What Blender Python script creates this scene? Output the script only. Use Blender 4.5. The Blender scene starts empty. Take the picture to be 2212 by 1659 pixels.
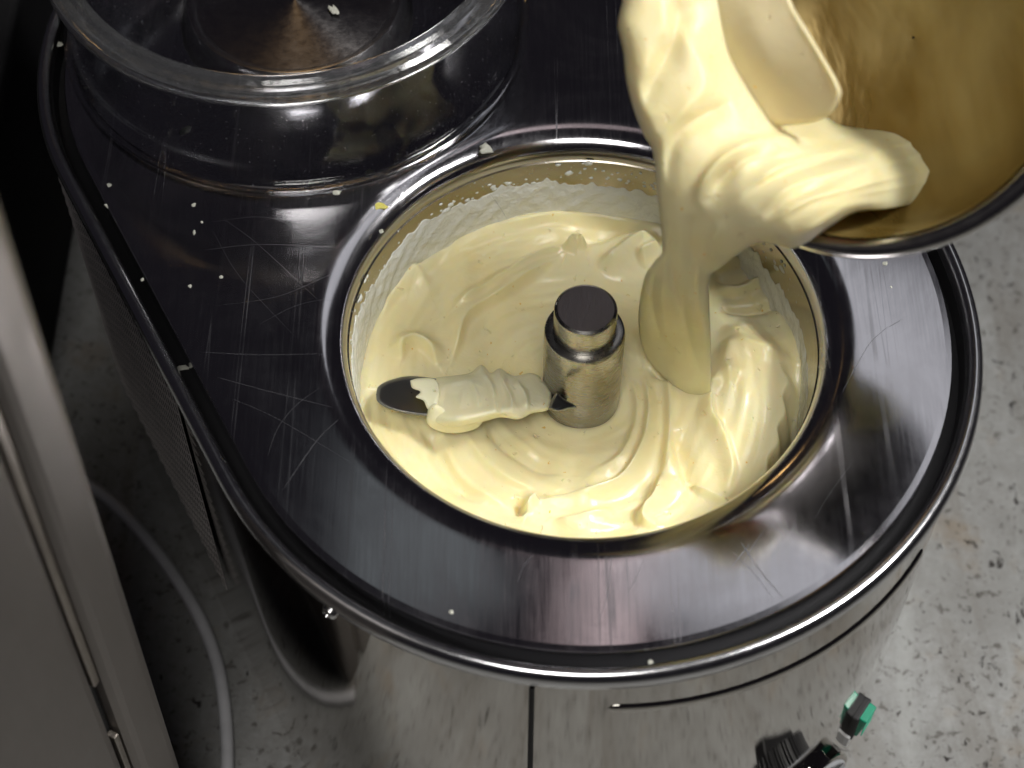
import bpy, math, random
import numpy as np
from mathutils import Vector, Matrix
random.seed(7); rng = np.random.default_rng(7)
S = bpy.context.scene
COL = S.collection

# ------------------------------------------------------------------ camera
FPX = 3948.49
PITCH = 0.969685
C = np.array([-0.03017, -0.455789, 0.614765])
F = np.array([0.0, math.cos(PITCH), -math.sin(PITCH)])
R = np.array([1.0, 0.0, 0.0])
U = np.cross(R, F)
cd = bpy.data.cameras.new('camera'); cam = bpy.data.objects.new('camera', cd); COL.objects.link(cam)
cam.matrix_world = Matrix(((R[0], U[0], -F[0], C[0]), (R[1], U[1], -F[1], C[1]), (R[2], U[2], -F[2], C[2]), (0, 0, 0, 1)))
cd.sensor_width = 36; cd.lens = FPX / 2212 * 36; cd.clip_start = 0.02; cd.clip_end = 50
cd.dof.use_dof = True; cd.dof.focus_distance = 0.795; cd.dof.aperture_fstop = 8.0
S.camera = cam

# ------------------------------------------------------------------ world and lamps
W = bpy.data.worlds.new('World'); S.world = W; W.use_nodes = True
W.node_tree.nodes['Background'].inputs[0].default_value = (0.040, 0.036, 0.046, 1)
W.node_tree.nodes['Background'].inputs[1].default_value = 0.3
S.view_settings.view_transform = 'Standard'; S.view_settings.look = 'None'
S.view_settings.exposure = 0; S.view_settings.gamma = 1

def area(name, loc, target, sx, sy, power, col):
    l = bpy.data.lights.new(name, 'AREA'); l.shape = 'RECTANGLE'; l.size = sx; l.size_y = sy
    l.energy = power; l.color = col
    o = bpy.data.objects.new(name, l); COL.objects.link(o); o.location = loc
    o.rotation_euler = (Vector(target) - Vector(loc)).to_track_quat('-Z', 'Y').to_euler()
    return o
def sky_dir(az, el, d, o=(0.05, -0.08, 0)):
    a, e = math.radians(az), math.radians(el); return (o[0] + d * math.cos(e) * math.sin(a), o[1] + d * math.cos(e) * math.cos(a), o[2] + d * math.sin(e))
k_ = area('window_light', sky_dir(92, 58, 2.7), (0.13, -0.09, -0.05), 0.80, 0.80, 2.55, (1.0, 0.985, 0.955)); k_.data.spread = math.radians(20)
area('far_window_light', sky_dir(27.5, 56, 2.2), (0.05, -0.08, 0), 0.82, 0.66, 0.42, (0.96, 0.97, 1.0)).data.spread = math.radians(110)
area('pane_light', sky_dir(3.5, 62, 2.2), (0.0, -0.1, 0), 0.10, 0.40, 0.12, (1.0, 0.80, 0.78))
area('side_pane_light', sky_dir(-12, 60, 2.2), (-0.08, -0.1, 0), 0.24, 0.30, 0.045, (0.85, 0.95, 0.95))
area('fill_light', sky_dir(-172, 62, 2.3), (0.0, -0.05, -.05), 0.8, 0.8, 1.5, (1.0, 0.97, 0.93)).data.spread = math.radians(36)
area('warm_lamp', (-0.42, 1.95, 1.05), (-.1, 0.1, 0), 0.03, 0.20, 0.22, (1.0, 0.60, 0.22))

# ------------------------------------------------------------------ helpers
def ray(x, y):
    return F + ((x - 1106) / FPX) * R - ((y - 829.5) / FPX) * U
def at_z(x, y, z):
    d = ray(x, y); return C + d * ((z - C[2]) / d[2])
def sm(e0, e1, x):
    t = np.clip((x - e0) / (e1 - e0), 0, 1); return t * t * (3 - 2 * t)

def obj(name, me, mat=None, parent=None, smooth=True):
    o = bpy.data.objects.new(name, me); COL.objects.link(o)
    if mat: me.materials.append(mat)
    if smooth and len(me.polygons): me.polygons.foreach_set('use_smooth', [True] * len(me.polygons))
    if parent: o.parent = parent
    return o
def mesh(name, v, f):
    me = bpy.data.meshes.new(name); me.from_pydata([tuple(map(float, q)) for q in v], [], [tuple(map(int, q)) for q in f]); me.update(); return me
def tag(o, label=None, cat=None, group=None, kind=None):
    if label: o['label'] = label
    if cat: o['category'] = cat
    if group: o['group'] = group
    if kind: o['kind'] = kind
    return o
def empty(name, loc=(0, 0, 0)):
    o = bpy.data.objects.new(name, None); COL.objects.link(o); o.location = loc; o.empty_display_size = 0.02; return o

def rings(name, rr, mat, parent=None, closed=True, cap0=False, cap1=False):
    """rr: list of (n,3) arrays, skinned in order"""
    n = len(rr[0]); v = np.concatenate(rr); f = []
    for k in range(len(rr) - 1):
        for i in range(n if closed else n - 1):
            j = (i + 1) % n
            f.append((k * n + i, k * n + j, (k + 1) * n + j, (k + 1) * n + i))
    if cap0: f.append(tuple(range(n))[::-1])
    if cap1: f.append(tuple((len(rr) - 1) * n + i for i in range(n)))
    o = obj(name, mesh(name, v, f), mat, parent); o.data.set_sharp_from_angle(angle=math.radians(33)); return o
def circ(r, z, n=160, c=(0, 0)):
    t = np.linspace(0, 2 * np.pi, n, endpoint=False)
    return np.stack([c[0] + r * np.cos(t), c[1] + r * np.sin(t), np.full(n, float(z))], -1)
def lathe(name, prof, mat, parent=None, n=160, c=(0, 0), cap0=False, cap1=False):
    return rings(name, [circ(r, z, n, c) for r, z in prof], mat, parent, cap0=cap0, cap1=cap1)
def arc(cx, cz, rx, rz, a0, a1, n):
    return [(cx + rx * math.cos(math.radians(a0 + (a1 - a0) * i / n)), cz + rz * math.sin(math.radians(a0 + (a1 - a0) * i / n))) for i in range(n + 1)]
def frame_along(P):
    T = np.gradient(P, axis=0); T /= np.linalg.norm(T, axis=1)[:, None]; return T
def tube(P, rad, n=10, flat=1.0, up=(0, 0, 1)):
    P = np.asarray(P, float); T = frame_along(P); up = np.array(up, float); out = []
    rad = np.broadcast_to(rad, (len(P),))
    for p_, t, r in zip(P, T, rad):
        a = np.cross(t, up); a /= (np.linalg.norm(a) + 1e-9); b = np.cross(a, t)
        th = np.linspace(0, 2 * np.pi, n, endpoint=False)
        out.append(p_ + r * (np.cos(th)[:, None] * a + flat * np.sin(th)[:, None] * b))
    return out
def catmull(pts, m=10):
    P = np.asarray(pts, float)
    if len(P) < 3:
        t = np.linspace(0, 1, m)[:, None]; return P[0] * (1 - t) + P[-1] * t
    Q = np.vstack([2 * P[0] - P[1], P, 2 * P[-1] - P[-2]]); out = []
    for i in range(1, len(Q) - 2):
        t = np.linspace(0, 1, m, endpoint=False)[:, None]
        a, b, c_, d = Q[i - 1], Q[i], Q[i + 1], Q[i + 2]
        out.append(.5 * ((2 * b) + (-a + c_) * t + (2 * a - 5 * b + 4 * c_ - d) * t ** 2 + (-a + 3 * b - 3 * c_ + d) * t ** 3))
    out.append(P[-1:]); return np.vstack(out)
def box(name, c, h, mat, parent=None, rot=None, bev=0.0):
    import bmesh
    bm = bmesh.new(); bmesh.ops.create_cube(bm, size=1)
    for v in bm.verts: v.co = Vector((v.co.x * 2 * h[0], v.co.y * 2 * h[1], v.co.z * 2 * h[2]))
    if bev: bmesh.ops.bevel(bm, geom=bm.edges[:], offset=bev, segments=3, affect='EDGES', profile=0.5)
    me = bpy.data.meshes.new(name); bm.to_mesh(me); bm.free()
    M = (rot.to_4x4() if rot else Matrix.Identity(4)); me.transform(Matrix.Translation(Vector(c)) @ M)
    o = obj(name, me, mat, parent, smooth=False); return o

# ------------------------------------------------------------------ materials
def newmat(name):
    m = bpy.data.materials.new(name); m.use_nodes = True; nt = m.node_tree
    return m, nt, nt.nodes['Principled BSDF']
def N(nt, typ, **kw):
    n = nt.nodes.new(typ)
    for k, v in kw.items(): setattr(n, k, v)
    return n
def L(nt, a, b): nt.links.new(a, b)
def noise(nt, scale, detail=4, rough=.55, vec=None, sc=None, rotz=0.0, dist=0.0, coord='Object'):
    tc = N(nt, 'ShaderNodeTexCoord'); mp = N(nt, 'ShaderNodeMapping')
    mp.inputs['Scale'].default_value = sc or (1, 1, 1); mp.inputs['Rotation'].default_value = (0, 0, rotz)
    L(nt, tc.outputs[coord], mp.inputs['Vector'])
    n = N(nt, 'ShaderNodeTexNoise'); n.inputs['Scale'].default_value = scale; n.inputs['Detail'].default_value = detail
    n.inputs['Roughness'].default_value = rough; n.inputs['Distortion'].default_value = dist
    L(nt, mp.outputs['Vector'], n.inputs['Vector']); return n.outputs['Fac']
def ramp(nt, fac, stops):
    r = N(nt, 'ShaderNodeValToRGB'); e = r.color_ramp.elements
    while len(e) < len(stops): e.new(0.5)
    for el, (p_, c_) in zip(e, stops):
        el.position = p_; el.color = (c_ if isinstance(c_, tuple) else (c_, c_, c_)) + ((1,) if not isinstance(c_, tuple) or len(c_) == 3 else ())
    L(nt, fac, r.inputs['Fac']); return r.outputs['Color']
def bump(nt, h, dist, strength=1.0, prev=None):
    b = N(nt, 'ShaderNodeBump'); b.inputs['Distance'].default_value = dist; b.inputs['Strength'].default_value = strength
    L(nt, h, b.inputs['Height'])
    if prev: L(nt, prev, b.inputs['Normal'])
    return b.outputs['Normal']
def mix(nt, fac, a, b, blend='MIX'):
    m = N(nt, 'ShaderNodeMix', data_type='RGBA', blend_type=blend)
    for i, v in ((0, fac), (6, a), (7, b)):
        if isinstance(v, (int, float)): m.inputs[i].default_value = v if i == 0 else (v, v, v, 1)
        elif isinstance(v, tuple): m.inputs[i].default_value = v + (1,)
        else: L(nt, v, m.inputs[i])
    return m.outputs[2]

def steel(name, col, r0, r1, brush=(1, 1, 1), rotz=0.0, bscale=60, bd=0.00002, wav=0.0, spots=False, scr=False):
    m, nt, p = newmat(name)
    p.inputs['Metallic'].default_value = 1
    n1 = noise(nt, bscale, 6, .7, sc=brush, rotz=rotz)
    n2 = noise(nt, 9, 4, .6)
    mx = mix(nt, 0.45, n1, n2)
    rr = ramp(nt, mx, [(0.35, r0), (0.68, r1)]); L(nt, rr, p.inputs['Roughness'])
    cc = mix(nt, ramp(nt, n2, [(0.3, 0.0), (0.75, 0.35)]), col, tuple(c_ * .72 for c_ in col)); 
    nrm = bump(nt, n1, bd)
    if wav: nrm = bump(nt, noise(nt, 7, 2, .4), wav, prev=nrm)
    if scr:
        tot = None
        for k_, (ang, sc_) in enumerate(((.5, 55), (-.9, 70), (1.35, 48), (-.2, 90))):
            nn = noise(nt, sc_, 2, .4, sc=(1, .012, 0), rotz=ang, dist=.0)
            ln = ramp(nt, nn, [(0.655, 0.0), (0.662, 1.0), (0.670, 0.0)])
            tot = ln if tot is None else mix(nt, 1.0, tot, ln, 'ADD')
        msk = mix(nt, 1.0, tot, ramp(nt, noise(nt, 16, 3, .6), [(0.42, 0.0), (0.62, 1.0)]), 'MULTIPLY')
        sm_ = ramp(nt, noise(nt, 18, 5, .7, dist=.8), [(0.45, 0.0), (0.7, 1.0)])
        rr = mix(nt, mix(nt, 1.0, sm_, .35, 'MULTIPLY'), rr, r1 + .12)
        rr = mix(nt, mix(nt, 1.0, msk, .8, 'MULTIPLY'), rr, .42); L(nt, rr, p.inputs['Roughness'])
    if spots:
        s = noise(nt, 420, 3, .6); sp = ramp(nt, s, [(0.66, 0.0), (0.72, 1.0)])
        cc = mix(nt, sp, cc, (0.6, 0.6, 0.58))
        L(nt, mix(nt, sp, rr, 0.55), p.inputs['Roughness'])
    L(nt, cc, p.inputs['Base Color']); L(nt, nrm, p.inputs['Normal']); return m

M_deck = steel('brushed_deck_steel', (0.56, 0.55, 0.58), 0.07, 0.17, brush=(1, .035, 1), rotz=-0.35, bscale=900, bd=0.000006, wav=0.0012, scr=True)
M_trim = steel('polished_trim_steel', (0.64, 0.64, 0.66), 0.15, 0.24, bscale=200, bd=0.000005)
M_body = steel('polished_body_steel', (0.50, 0.475, 0.44), 0.02, 0.055, brush=(.05, .05, 1), bscale=700, bd=0.000012, wav=0.0008)
M_wall = steel('bowl_wall_steel', (0.46, 0.42, 0.35), 0.16, 0.30, brush=(1, 1, 3), bscale=120, bd=0.00004, spots=True)
M_shaft = steel('machined_shaft_steel', (0.36, 0.35, 0.33), 0.18, 0.34, brush=(1, 1, 5), bscale=160, bd=0.00004)
M_cap = steel('rough_turned_cap', (0.30, 0.27, 0.27), 0.30, 0.5, brush=(1, .3, 1), bscale=500, bd=0.00015)
M_hub = steel('turned_lid_hub_steel', (0.50, 0.49, 0.50), 0.16, 0.3, brush=(1, 1, 1), bscale=300, bd=0.00002)
p_ = M_hub.node_tree.nodes['Principled BSDF']; p_.inputs['Anisotropic'].default_value = .85
tg = M_hub.node_tree.nodes.new('ShaderNodeTangent'); tg.direction_type = 'RADIAL'; tg.axis = 'Z'; p_.inputs['Anisotropic Rotation'].default_value = .25; M_hub.node_tree.links.new(tg.outputs[0], p_.inputs['Tangent'])
M_pot = steel('pouring_bowl_steel', (0.60, 0.58, 0.56), 0.14, 0.26, bscale=120, bd=0.00001)
M_blade = steel('scraper_blade_steel', (0.22, 0.22, 0.22), 0.25, 0.35, bscale=160, bd=0.00002)
M_screw = steel('screw_steel', (0.7, 0.7, 0.7), 0.12, 0.25, bscale=160, bd=0.00001)

def plain(name, col, rough, metal=0.0, spec=0.5, bn=None):
    m, nt, p = newmat(name)
    n = noise(nt, 40, 4, .6)
    c2 = mix(nt, ramp(nt, n, [(0.3, 0.0), (0.7, 1.0)]), col, tuple(c_ * .78 for c_ in col))
    L(nt, c2, p.inputs['Base Color']); p.inputs['Roughness'].default_value = rough; p.inputs['Metallic'].default_value = metal
    p.inputs['Specular IOR Level'].default_value = spec
    if bn: L(nt, bump(nt, noise(nt, bn[0], 4), bn[1]), p.inputs['Normal'])
    return m
M_black = plain('black_plastic', (0.008, 0.008, 0.009), 0.55, spec=.3)
M_gap = plain('dark_gap', (0.006, 0.006, 0.006), 0.8)
M_cord = plain('grey_cord_rubber', (0.62, 0.62, 0.64), 0.5)
M_grille = plain('grille_metal', (0.72, 0.68, 0.66), 0.42, 0.8)
M_green = plain('green_switch_plastic', (0.003, 0.22, 0.125), 0.25)
M_white = plain('white_switch_base', (0.62, 0.62, 0.62), 0.5)
M_cab = steel('satin_cabinet_steel', (0.27, 0.25, 0.235), 0.5, 0.66, brush=(1, 1, .2), bscale=60, bd=0.00002)
M_strip = plain('door_strip_steel', (0.42, 0.38, 0.34), 0.35, 1.0, bn=(200, .0006))
M_foam = plain('dried_cream', (0.52, 0.52, 0.45), 0.45, bn=(900, .0008))
M_zest = plain('yellow_zest', (0.62, 0.56, 0.12), 0.4, bn=(900, .0008))
M_scratch = plain('scratch_metal', (0.34, 0.34, 0.36), 0.4, 1.0)
M_ink = plain('black_ink', (0.01, 0.01, 0.01), 0.6)
M_rubber = plain('dark_channel_rubber', (0.007, 0.007, 0.008), 0.6, spec=.25)
M_dial = plain('dial_plate_grey', (0.34, 0.35, 0.37), 0.4, 0.3)

def cream(name, col, sss=0.35, rough=0.34, streak=False, tint=None):
    m, nt, p = newmat(name)
    n = noise(nt, 26, 3, .5, dist=.6); n3 = noise(nt, 420, 3, .6)
    base = mix(nt, ramp(nt, n, [(0.35, 0.0), (0.7, 1.0)]), col, tint or (col[0] * .97, col[1] * .93, col[2] * .80))
    sp = ramp(nt, noise(nt, 330, 2, .5), [(0.735, 0.0), (0.76, 1.0)])
    base = mix(nt, sp, base, (0.78, 0.52, 0.12))
    L(nt, base, p.inputs['Base Color'])
    p.inputs['Roughness'].default_value = rough
    p.inputs['Subsurface Weight'].default_value = sss
    p.inputs['Subsurface Radius'].default_value = (1.0, 0.72, 0.30); p.inputs['Subsurface Scale'].default_value = 0.008
    p.inputs['Specular IOR Level'].default_value = 0.45
    nb = bump(nt, n3, 0.00006); nb = bump(nt, ramp(nt, noise(nt, 260, 2, .5), [(0.70, 1.0), (0.74, 0.0)]), 0.0005, prev=nb); nb = bump(nt, noise(nt, 60, 3, .5, dist=1.0), 0.0006, prev=nb)
    L(nt, nb, p.inputs['Normal']); return m
M_cream = cream('ice_cream_base', (0.89, 0.81, 0.51), rough=.29, sss=.5)
M_cream_shaded = cream('pouring_cream', (0.84, 0.755, 0.455), rough=.42, sss=.5)  # same cream as in the machine, darkened to paint in the pour's shade
M_cream3 = cream('whipped_cream_on_blade', (0.90, 0.85, 0.60), rough=.28)

# ------------------------------------------------------------------ table
m, nt, p = newmat('worn_concrete')
a = noise(nt, 12, 6, .65); b = noise(nt, 160, 5, .75)
st = noise(nt, 26, 6, .7, sc=(1, .16, 1), rotz=-.12, dist=.4); s1 = noise(nt, 140, 4, .65, sc=(1, .6, 1), dist=.7); s2 = noise(nt, 210, 3, .6, dist=.5)
base = mix(nt, ramp(nt, a, [(0.3, 0.0), (0.7, 1.0)]), (0.165, 0.163, 0.155), (0.29, 0.295, 0.29))
base = mix(nt, ramp(nt, b, [(0.35, 0.55), (0.6, 0.0)]), base, (0.17, 0.165, 0.155))
base = mix(nt, ramp(nt, st, [(0.36, 0.8), (0.5, 0.0)]), base, (0.15, 0.14, 0.125))
base = mix(nt, ramp(nt, st, [(0.58, 0.0), (0.7, 0.4)]), base, (0.34, 0.35, 0.34))
base = mix(nt, ramp(nt, noise(nt, 24, 5, .65), [(0.56, 0.0), (0.70, 0.6)]), base, (0.17, 0.13, 0.085))
base = mix(nt, ramp(nt, s2, [(0.59, 0.0), (0.66, 0.75)]), base, (0.06, 0.052, 0.045))
base = mix(nt, ramp(nt, s1, [(0.645, 0.0), (0.68, 0.95)]), base, (0.028, 0.022, 0.020))
L(nt, base, p.inputs['Base Color']); p.inputs['Roughness'].default_value = 0.75
nb = bump(nt, b, 0.0012); nb = bump(nt, ramp(nt, s1, [(0.64, 1.0), (0.72, 0.0)]), 0.0012, prev=nb); L(nt, nb, p.inputs['Normal'])
TZ = -0.268
tb = box('table_top', (0.3, (-1.2 + .335) / 2, TZ - .02), (1.6, (1.2 + .335) / 2, .02), m, bev=.002); tag(tb, kind='structure')
v = [(-3, -2.5, -1.17), (3, -2.5, -1.17), (3, 3, -1.17), (-3, 3, -1.17)]
tag(obj('floor', mesh('floor', v, [(0, 1, 2, 3)]), plain('dark_floor_tile', (0.05, 0.048, 0.05), .5, bn=(30, .003)), smooth=False), kind='structure')

# ------------------------------------------------------------------ machine
RO, LS = 0.165, 0.180
AX = np.array([-0.474, 0.881]); AX /= np.hypot(*AX); NL = np.array([-AX[1], AX[0]])   # left normal
AANG = math.atan2(AX[1], AX[0])
def stadium(r, z, n_arc=72, n_str=24):
    """closed outline, radius r round both ends; starts at right side of the front arc"""
    pts = []
    a0 = AANG + math.pi / 2
    for i in range(n_arc): a = a0 + math.pi * i / n_arc; pts.append((r * math.cos(a), r * math.sin(a)))
    e = np.array([math.cos(a0 + math.pi), math.sin(a0 + math.pi)]) * r
    for i in range(n_str): q = e + AX * LS * i / n_str; pts.append(tuple(q))
    for i in range(n_arc): a = a0 + math.pi + math.pi * i / n_arc; pts.append((AX[0] * LS + r * math.cos(a), AX[1] * LS + r * math.sin(a)))
    e2 = np.array([math.cos(a0), math.sin(a0)]) * r
    for i in range(n_str): q = e2 + AX * LS * (1 - i / n_str); pts.append(tuple(q))
    P = np.array(pts); return np.column_stack([P, np.full(len(P), float(z))])
mach = empty('ice_cream_machine', (0, 0, TZ))
tag(mach, 'large polished steel ice cream machine with a round mixing bowl sunk in its deck', 'ice cream machine')
def child(o): o.location = (0, 0, -TZ); return o      # parts are authored in world coordinates
ST = lambda prof, name, mat: child(rings(name, [stadium(r, z) for r, z in prof], mat, mach))
ST([(.1625, -.262), (.1635, -.255), (.1635, -.0115)], 'body_shell', M_body)
ST([(.155, TZ + .0005), (.155, -.258), (.1625, -.262)], 'base_plinth', M_black)
ST([(.1635, -.0115), (.1650, -.0105)] + arc(.1628, -.0050, .0034, .0050, -35, 165, 18) + [(.1590, -.0060)], 'top_trim', M_trim)
ST([(.1590, -.0060), (.1582, -.0145), (.1535, -.0150)], 'channel_seal', M_rubber)
ST([(.1535, -.0150), (.1535, -.0038), (.1530, -.0031), (.1505, -.0030)], 'deck_edge', M_deck)
# deck sheet: from the stadium outline in to the rounded lip of the bowl
out = stadium(.1505, -.003); th = np.arctan2(out[:, 1], out[:, 0])
rr = []
for k in range(13):
    t = k / 12; q = out.copy(); inn = np.stack([.116 * np.cos(th), .116 * np.sin(th), np.full(len(th), -.003)], -1)
    q = out * (1 - t) + inn * t; rr.append(q)
for (r_, z_) in [(.100 + .016 * (1 - math.sin(math.radians(q)) ** .85), -.0150 + .012 * max(0, math.cos(math.radians(q))) ** .72) for q in np.linspace(0, 90, 20)][1:]:
    rr.append(np.stack([r_ * np.cos(th), r_ * np.sin(th), np.full(len(th), z_)], -1))
child(rings('deck_plate', rr, M_deck, mach))
child(lathe('bowl_wall', [(.1000, -.0150), (.0994, -.0155), (.0990, -.022), (.0985, -.06), (.098, -.112), (.094, -.118), (.02, -.119)], M_wall, mach, n=200))
# seam in the front of the shell, and a pressed rib
t = math.radians(-98)
def on_shell(a, z, r=.1635): return np.array([r * math.cos(a), r * math.sin(a), z])
w = .0011 / .1635
v = []
for z in np.linspace(-.0150, -.255, 12):
    for k, rr_ in ((-1, .1637), (-.6, .1640), (.6, .1640), (1, .1637)): v.append(on_shell(t + k * w, z, rr_))
f = [(4 * i + j, 4 * i + j + 1, 4 * i + 5 + j, 4 * i + 4 + j) for i in range(11) for j in range(3)]
child(obj('panel_seam', mesh('panel_seam', v, f), M_gap, mach))
v = []; n = 70; A0, A1 = math.radians(-88), math.radians(-31.5)
zz = -.0195
prof = []
path = [on_shell(A0 + (A1 - A0) * i / (n - 1), -.0305 - .0150 * i / (n - 1), .1633) for i in range(n)]
rad = np.array([.0014 * math.sqrt(max(0.0, 1 - max(0, (abs(i - (n - 1) / 2) - ((n - 1) / 2 - 2)) / 2) ** 2)) + 1e-5 for i in range(n)])
child(rings('side_rib', tube(path, rad, 20, flat=2.2), M_body, mach))
# screws on the shell
def screw(a, z, s=1.0, cxy=(0, 0)):
    c_ = np.array([cxy[0] + .1637 * math.cos(a), cxy[1] + .1637 * math.sin(a), z]); d = np.array([math.cos(a), math.sin(a), 0])
    prof = [(.0032, 0), (.0034, .0008), (.0030, .0020), (.0018, .0027), (.0015, .0020), (.0001, .0020)]
    ax1 = np.array([-d[1], d[0], 0]); ax2 = np.array([0, 0, 1.]); out = []
    for r_, h_ in prof:
        tt = np.linspace(0, 2 * np.pi, 16, endpoint=False)
        out.append(c_ + d * h_ * s + s * r_ * (np.cos(tt)[:, None] * ax1 + np.sin(tt)[:, None] * ax2))
    return child(rings('screw', out, M_screw, mach))
screw(math.radians(-127.5), -.0145); screw(math.radians(10.5), -.0085)
screw(math.radians(176), -.0145, 1.2, (AX[0] * LS, AX[1] * LS))
# perforated side grille: expanded-metal lattice wrapped round the left flank and the rear corner
def flank(s, z, off=0.0):
    r = .1635 + off
    if s <= LS: q = AX * s + NL * r
    else:
        a = AANG + math.pi / 2 - (s - LS) / .1635; q = AX * LS + r * np.array([math.cos(a), math.sin(a)])
    return np.array([q[0], q[1], z])
v = []; f = []
for (s0, s1) in ((.055, .36),):
    n = 60
    for i in range(n + 1):
        s_ = s0 + (s1 - s0) * i / n; v += [flank(s_, -.014, .0006), flank(s_, -.188, .0006)]
        if i: b_ = 2 * i; f.append((b_ - 2, b_, b_ + 1, b_ - 1))
child(obj('grille_backing', mesh('grille_backing', v, f), M_gap, mach))
v = []; f = []
pw, ph = .0092, .0080; nx = int((.36 - .055) / pw); nz = int(.172 / ph)
for i in range(nx):
    for j in range(nz * 2):
        s0 = .056 + i * pw + (pw / 2 if j % 2 else 0); z0 = -.0155 - j * ph / 2
        for sg in (-1, 1):
            b_ = len(v); wd = .0007
            p0 = (s0, z0); p1 = (s0 + sg * pw / 2, z0 - ph / 2)
            for (s_, z_) in (p0, p1):
                o_ = .0007 if (s_, z_) == p0 else .0013
                v += [flank(s_, z_ + wd, o_), flank(s_, z_, o_ + .0004), flank(s_, z_ - wd, o_)]
            f += [(b_, b_ + 1, b_ + 4, b_ + 3), (b_ + 1, b_ + 2, b_ + 5, b_ + 4)]
g = child(obj('vent_grille', mesh('vent_grille', v, f), M_grille, mach, smooth=False)); g['kind'] = 'stuff'

# power switch and timer dial low on the front right
def shell_frame(a, z):
    d = Vector((math.cos(a), math.sin(a), 0)); s_ = Vector((-d.y, d.x, 0)); u_ = Vector((0, 0, 1))
    c_ = Vector(on_shell(a, z)); return c_, Matrix((s_, u_, d)).transposed(), d
a = math.radians(-35); c_, Mx, d = shell_frame(a, -.194)
child(box('switch_housing', c_ + d * .001, (.0068, .0115, .0020), M_black, mach, rot=Mx, bev=.001))
h = child(box('switch_recess', c_ + d * .0006 - Vector((0, 0, .0125)), (.0082, .0050, .0016), M_white, mach, rot=Mx, bev=.0005))
sw = child(box('switch_rocker', c_ + d * .0032 + Vector((0, 0, .0015)), (.0052, .0095, .0024), M_green, mach, rot=Mx @ Matrix.Rotation(0.12, 3, 'X'), bev=.0008))
for k in range(9):
    o = box('grip_ridge', c_ + d * .0060 + Vector((0, 0, .0098 - k * .0018)), (.0048, .0004, .0003), M_green, sw, rot=Mx @ Matrix.Rotation(0.12, 3, 'X'))
a = math.radians(-49.5); c_, Mx, d = shell_frame(a, -.215)
def disc_on(name, r, h0, h1, mat, par, n=48, bev=.0008, flutes=0):
    out = []
    for r_, h_ in ((r, h0), (r, h1 - bev), (r - bev, h1), (.0002, h1)):
        tt = np.linspace(0, 2 * np.pi, n, endpoint=False)
        rad = r_ * (1 + (0.035 * np.sign(np.sin(tt * flutes)) if flutes and r_ > .01 else 0))
        pl = np.stack([rad * np.cos(tt), rad * np.sin(tt), np.full(n, h_)], -1)
        out.append(np.array([list(c_ + Mx @ Vector(q)) for q in pl]))
    return rings(name, out, mat, par)
child(disc_on('dial_bezel', .0300, -.003, .0040, M_body, mach))
dial = child(disc_on('timer_dial', .0270, .002, .0052, M_dial, mach))
kn = child(disc_on('dial_knob', .0185, .005, .0200, M_black, mach, n=160, flutes=40))
child(box('knob_grip', c_ + d * .024, (.0045, .0185, .0060), M_black, mach, rot=Mx @ Matrix.Rotation(.9, 3, 'Z'), bev=.0015))
for k in range(12):
    an = math.radians(30 * k)
    p0 = c_ + Mx @ Vector((.0228 * math.cos(an), .0228 * math.sin(an), .0054))
    box('tick_mark', p0, (.0034, .0003, .0001), M_ink, dial, rot=Mx @ Matrix.Rotation(an, 3, 'Z'))
for k, tx in ((3, '0'), (1, '10'), (11, '20'), (9, '30')):
    an = math.radians(30 * k + 13)
    cu = bpy.data.curves.new('numeral', 'FONT'); cu.body = tx; cu.size = .0062; cu.align_x = 'CENTER'; cu.align_y = 'CENTER'; cu.extrude = .00005
    tmp = bpy.data.objects.new('numeral_curve', cu); me_ = bpy.data.meshes.new_from_object(tmp); bpy.data.objects.remove(tmp)
    me_.materials.clear(); o = obj('numeral', me_, M_ink, dial, smooth=False)
    pp = c_ + Mx @ Vector((.0232 * math.cos(an), .0232 * math.sin(an), .0055))
    o.matrix_local = Matrix.Translation(pp) @ (Mx @ Matrix.Rotation(an - math.pi / 2, 3, 'Z')).to_4x4()

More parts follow.
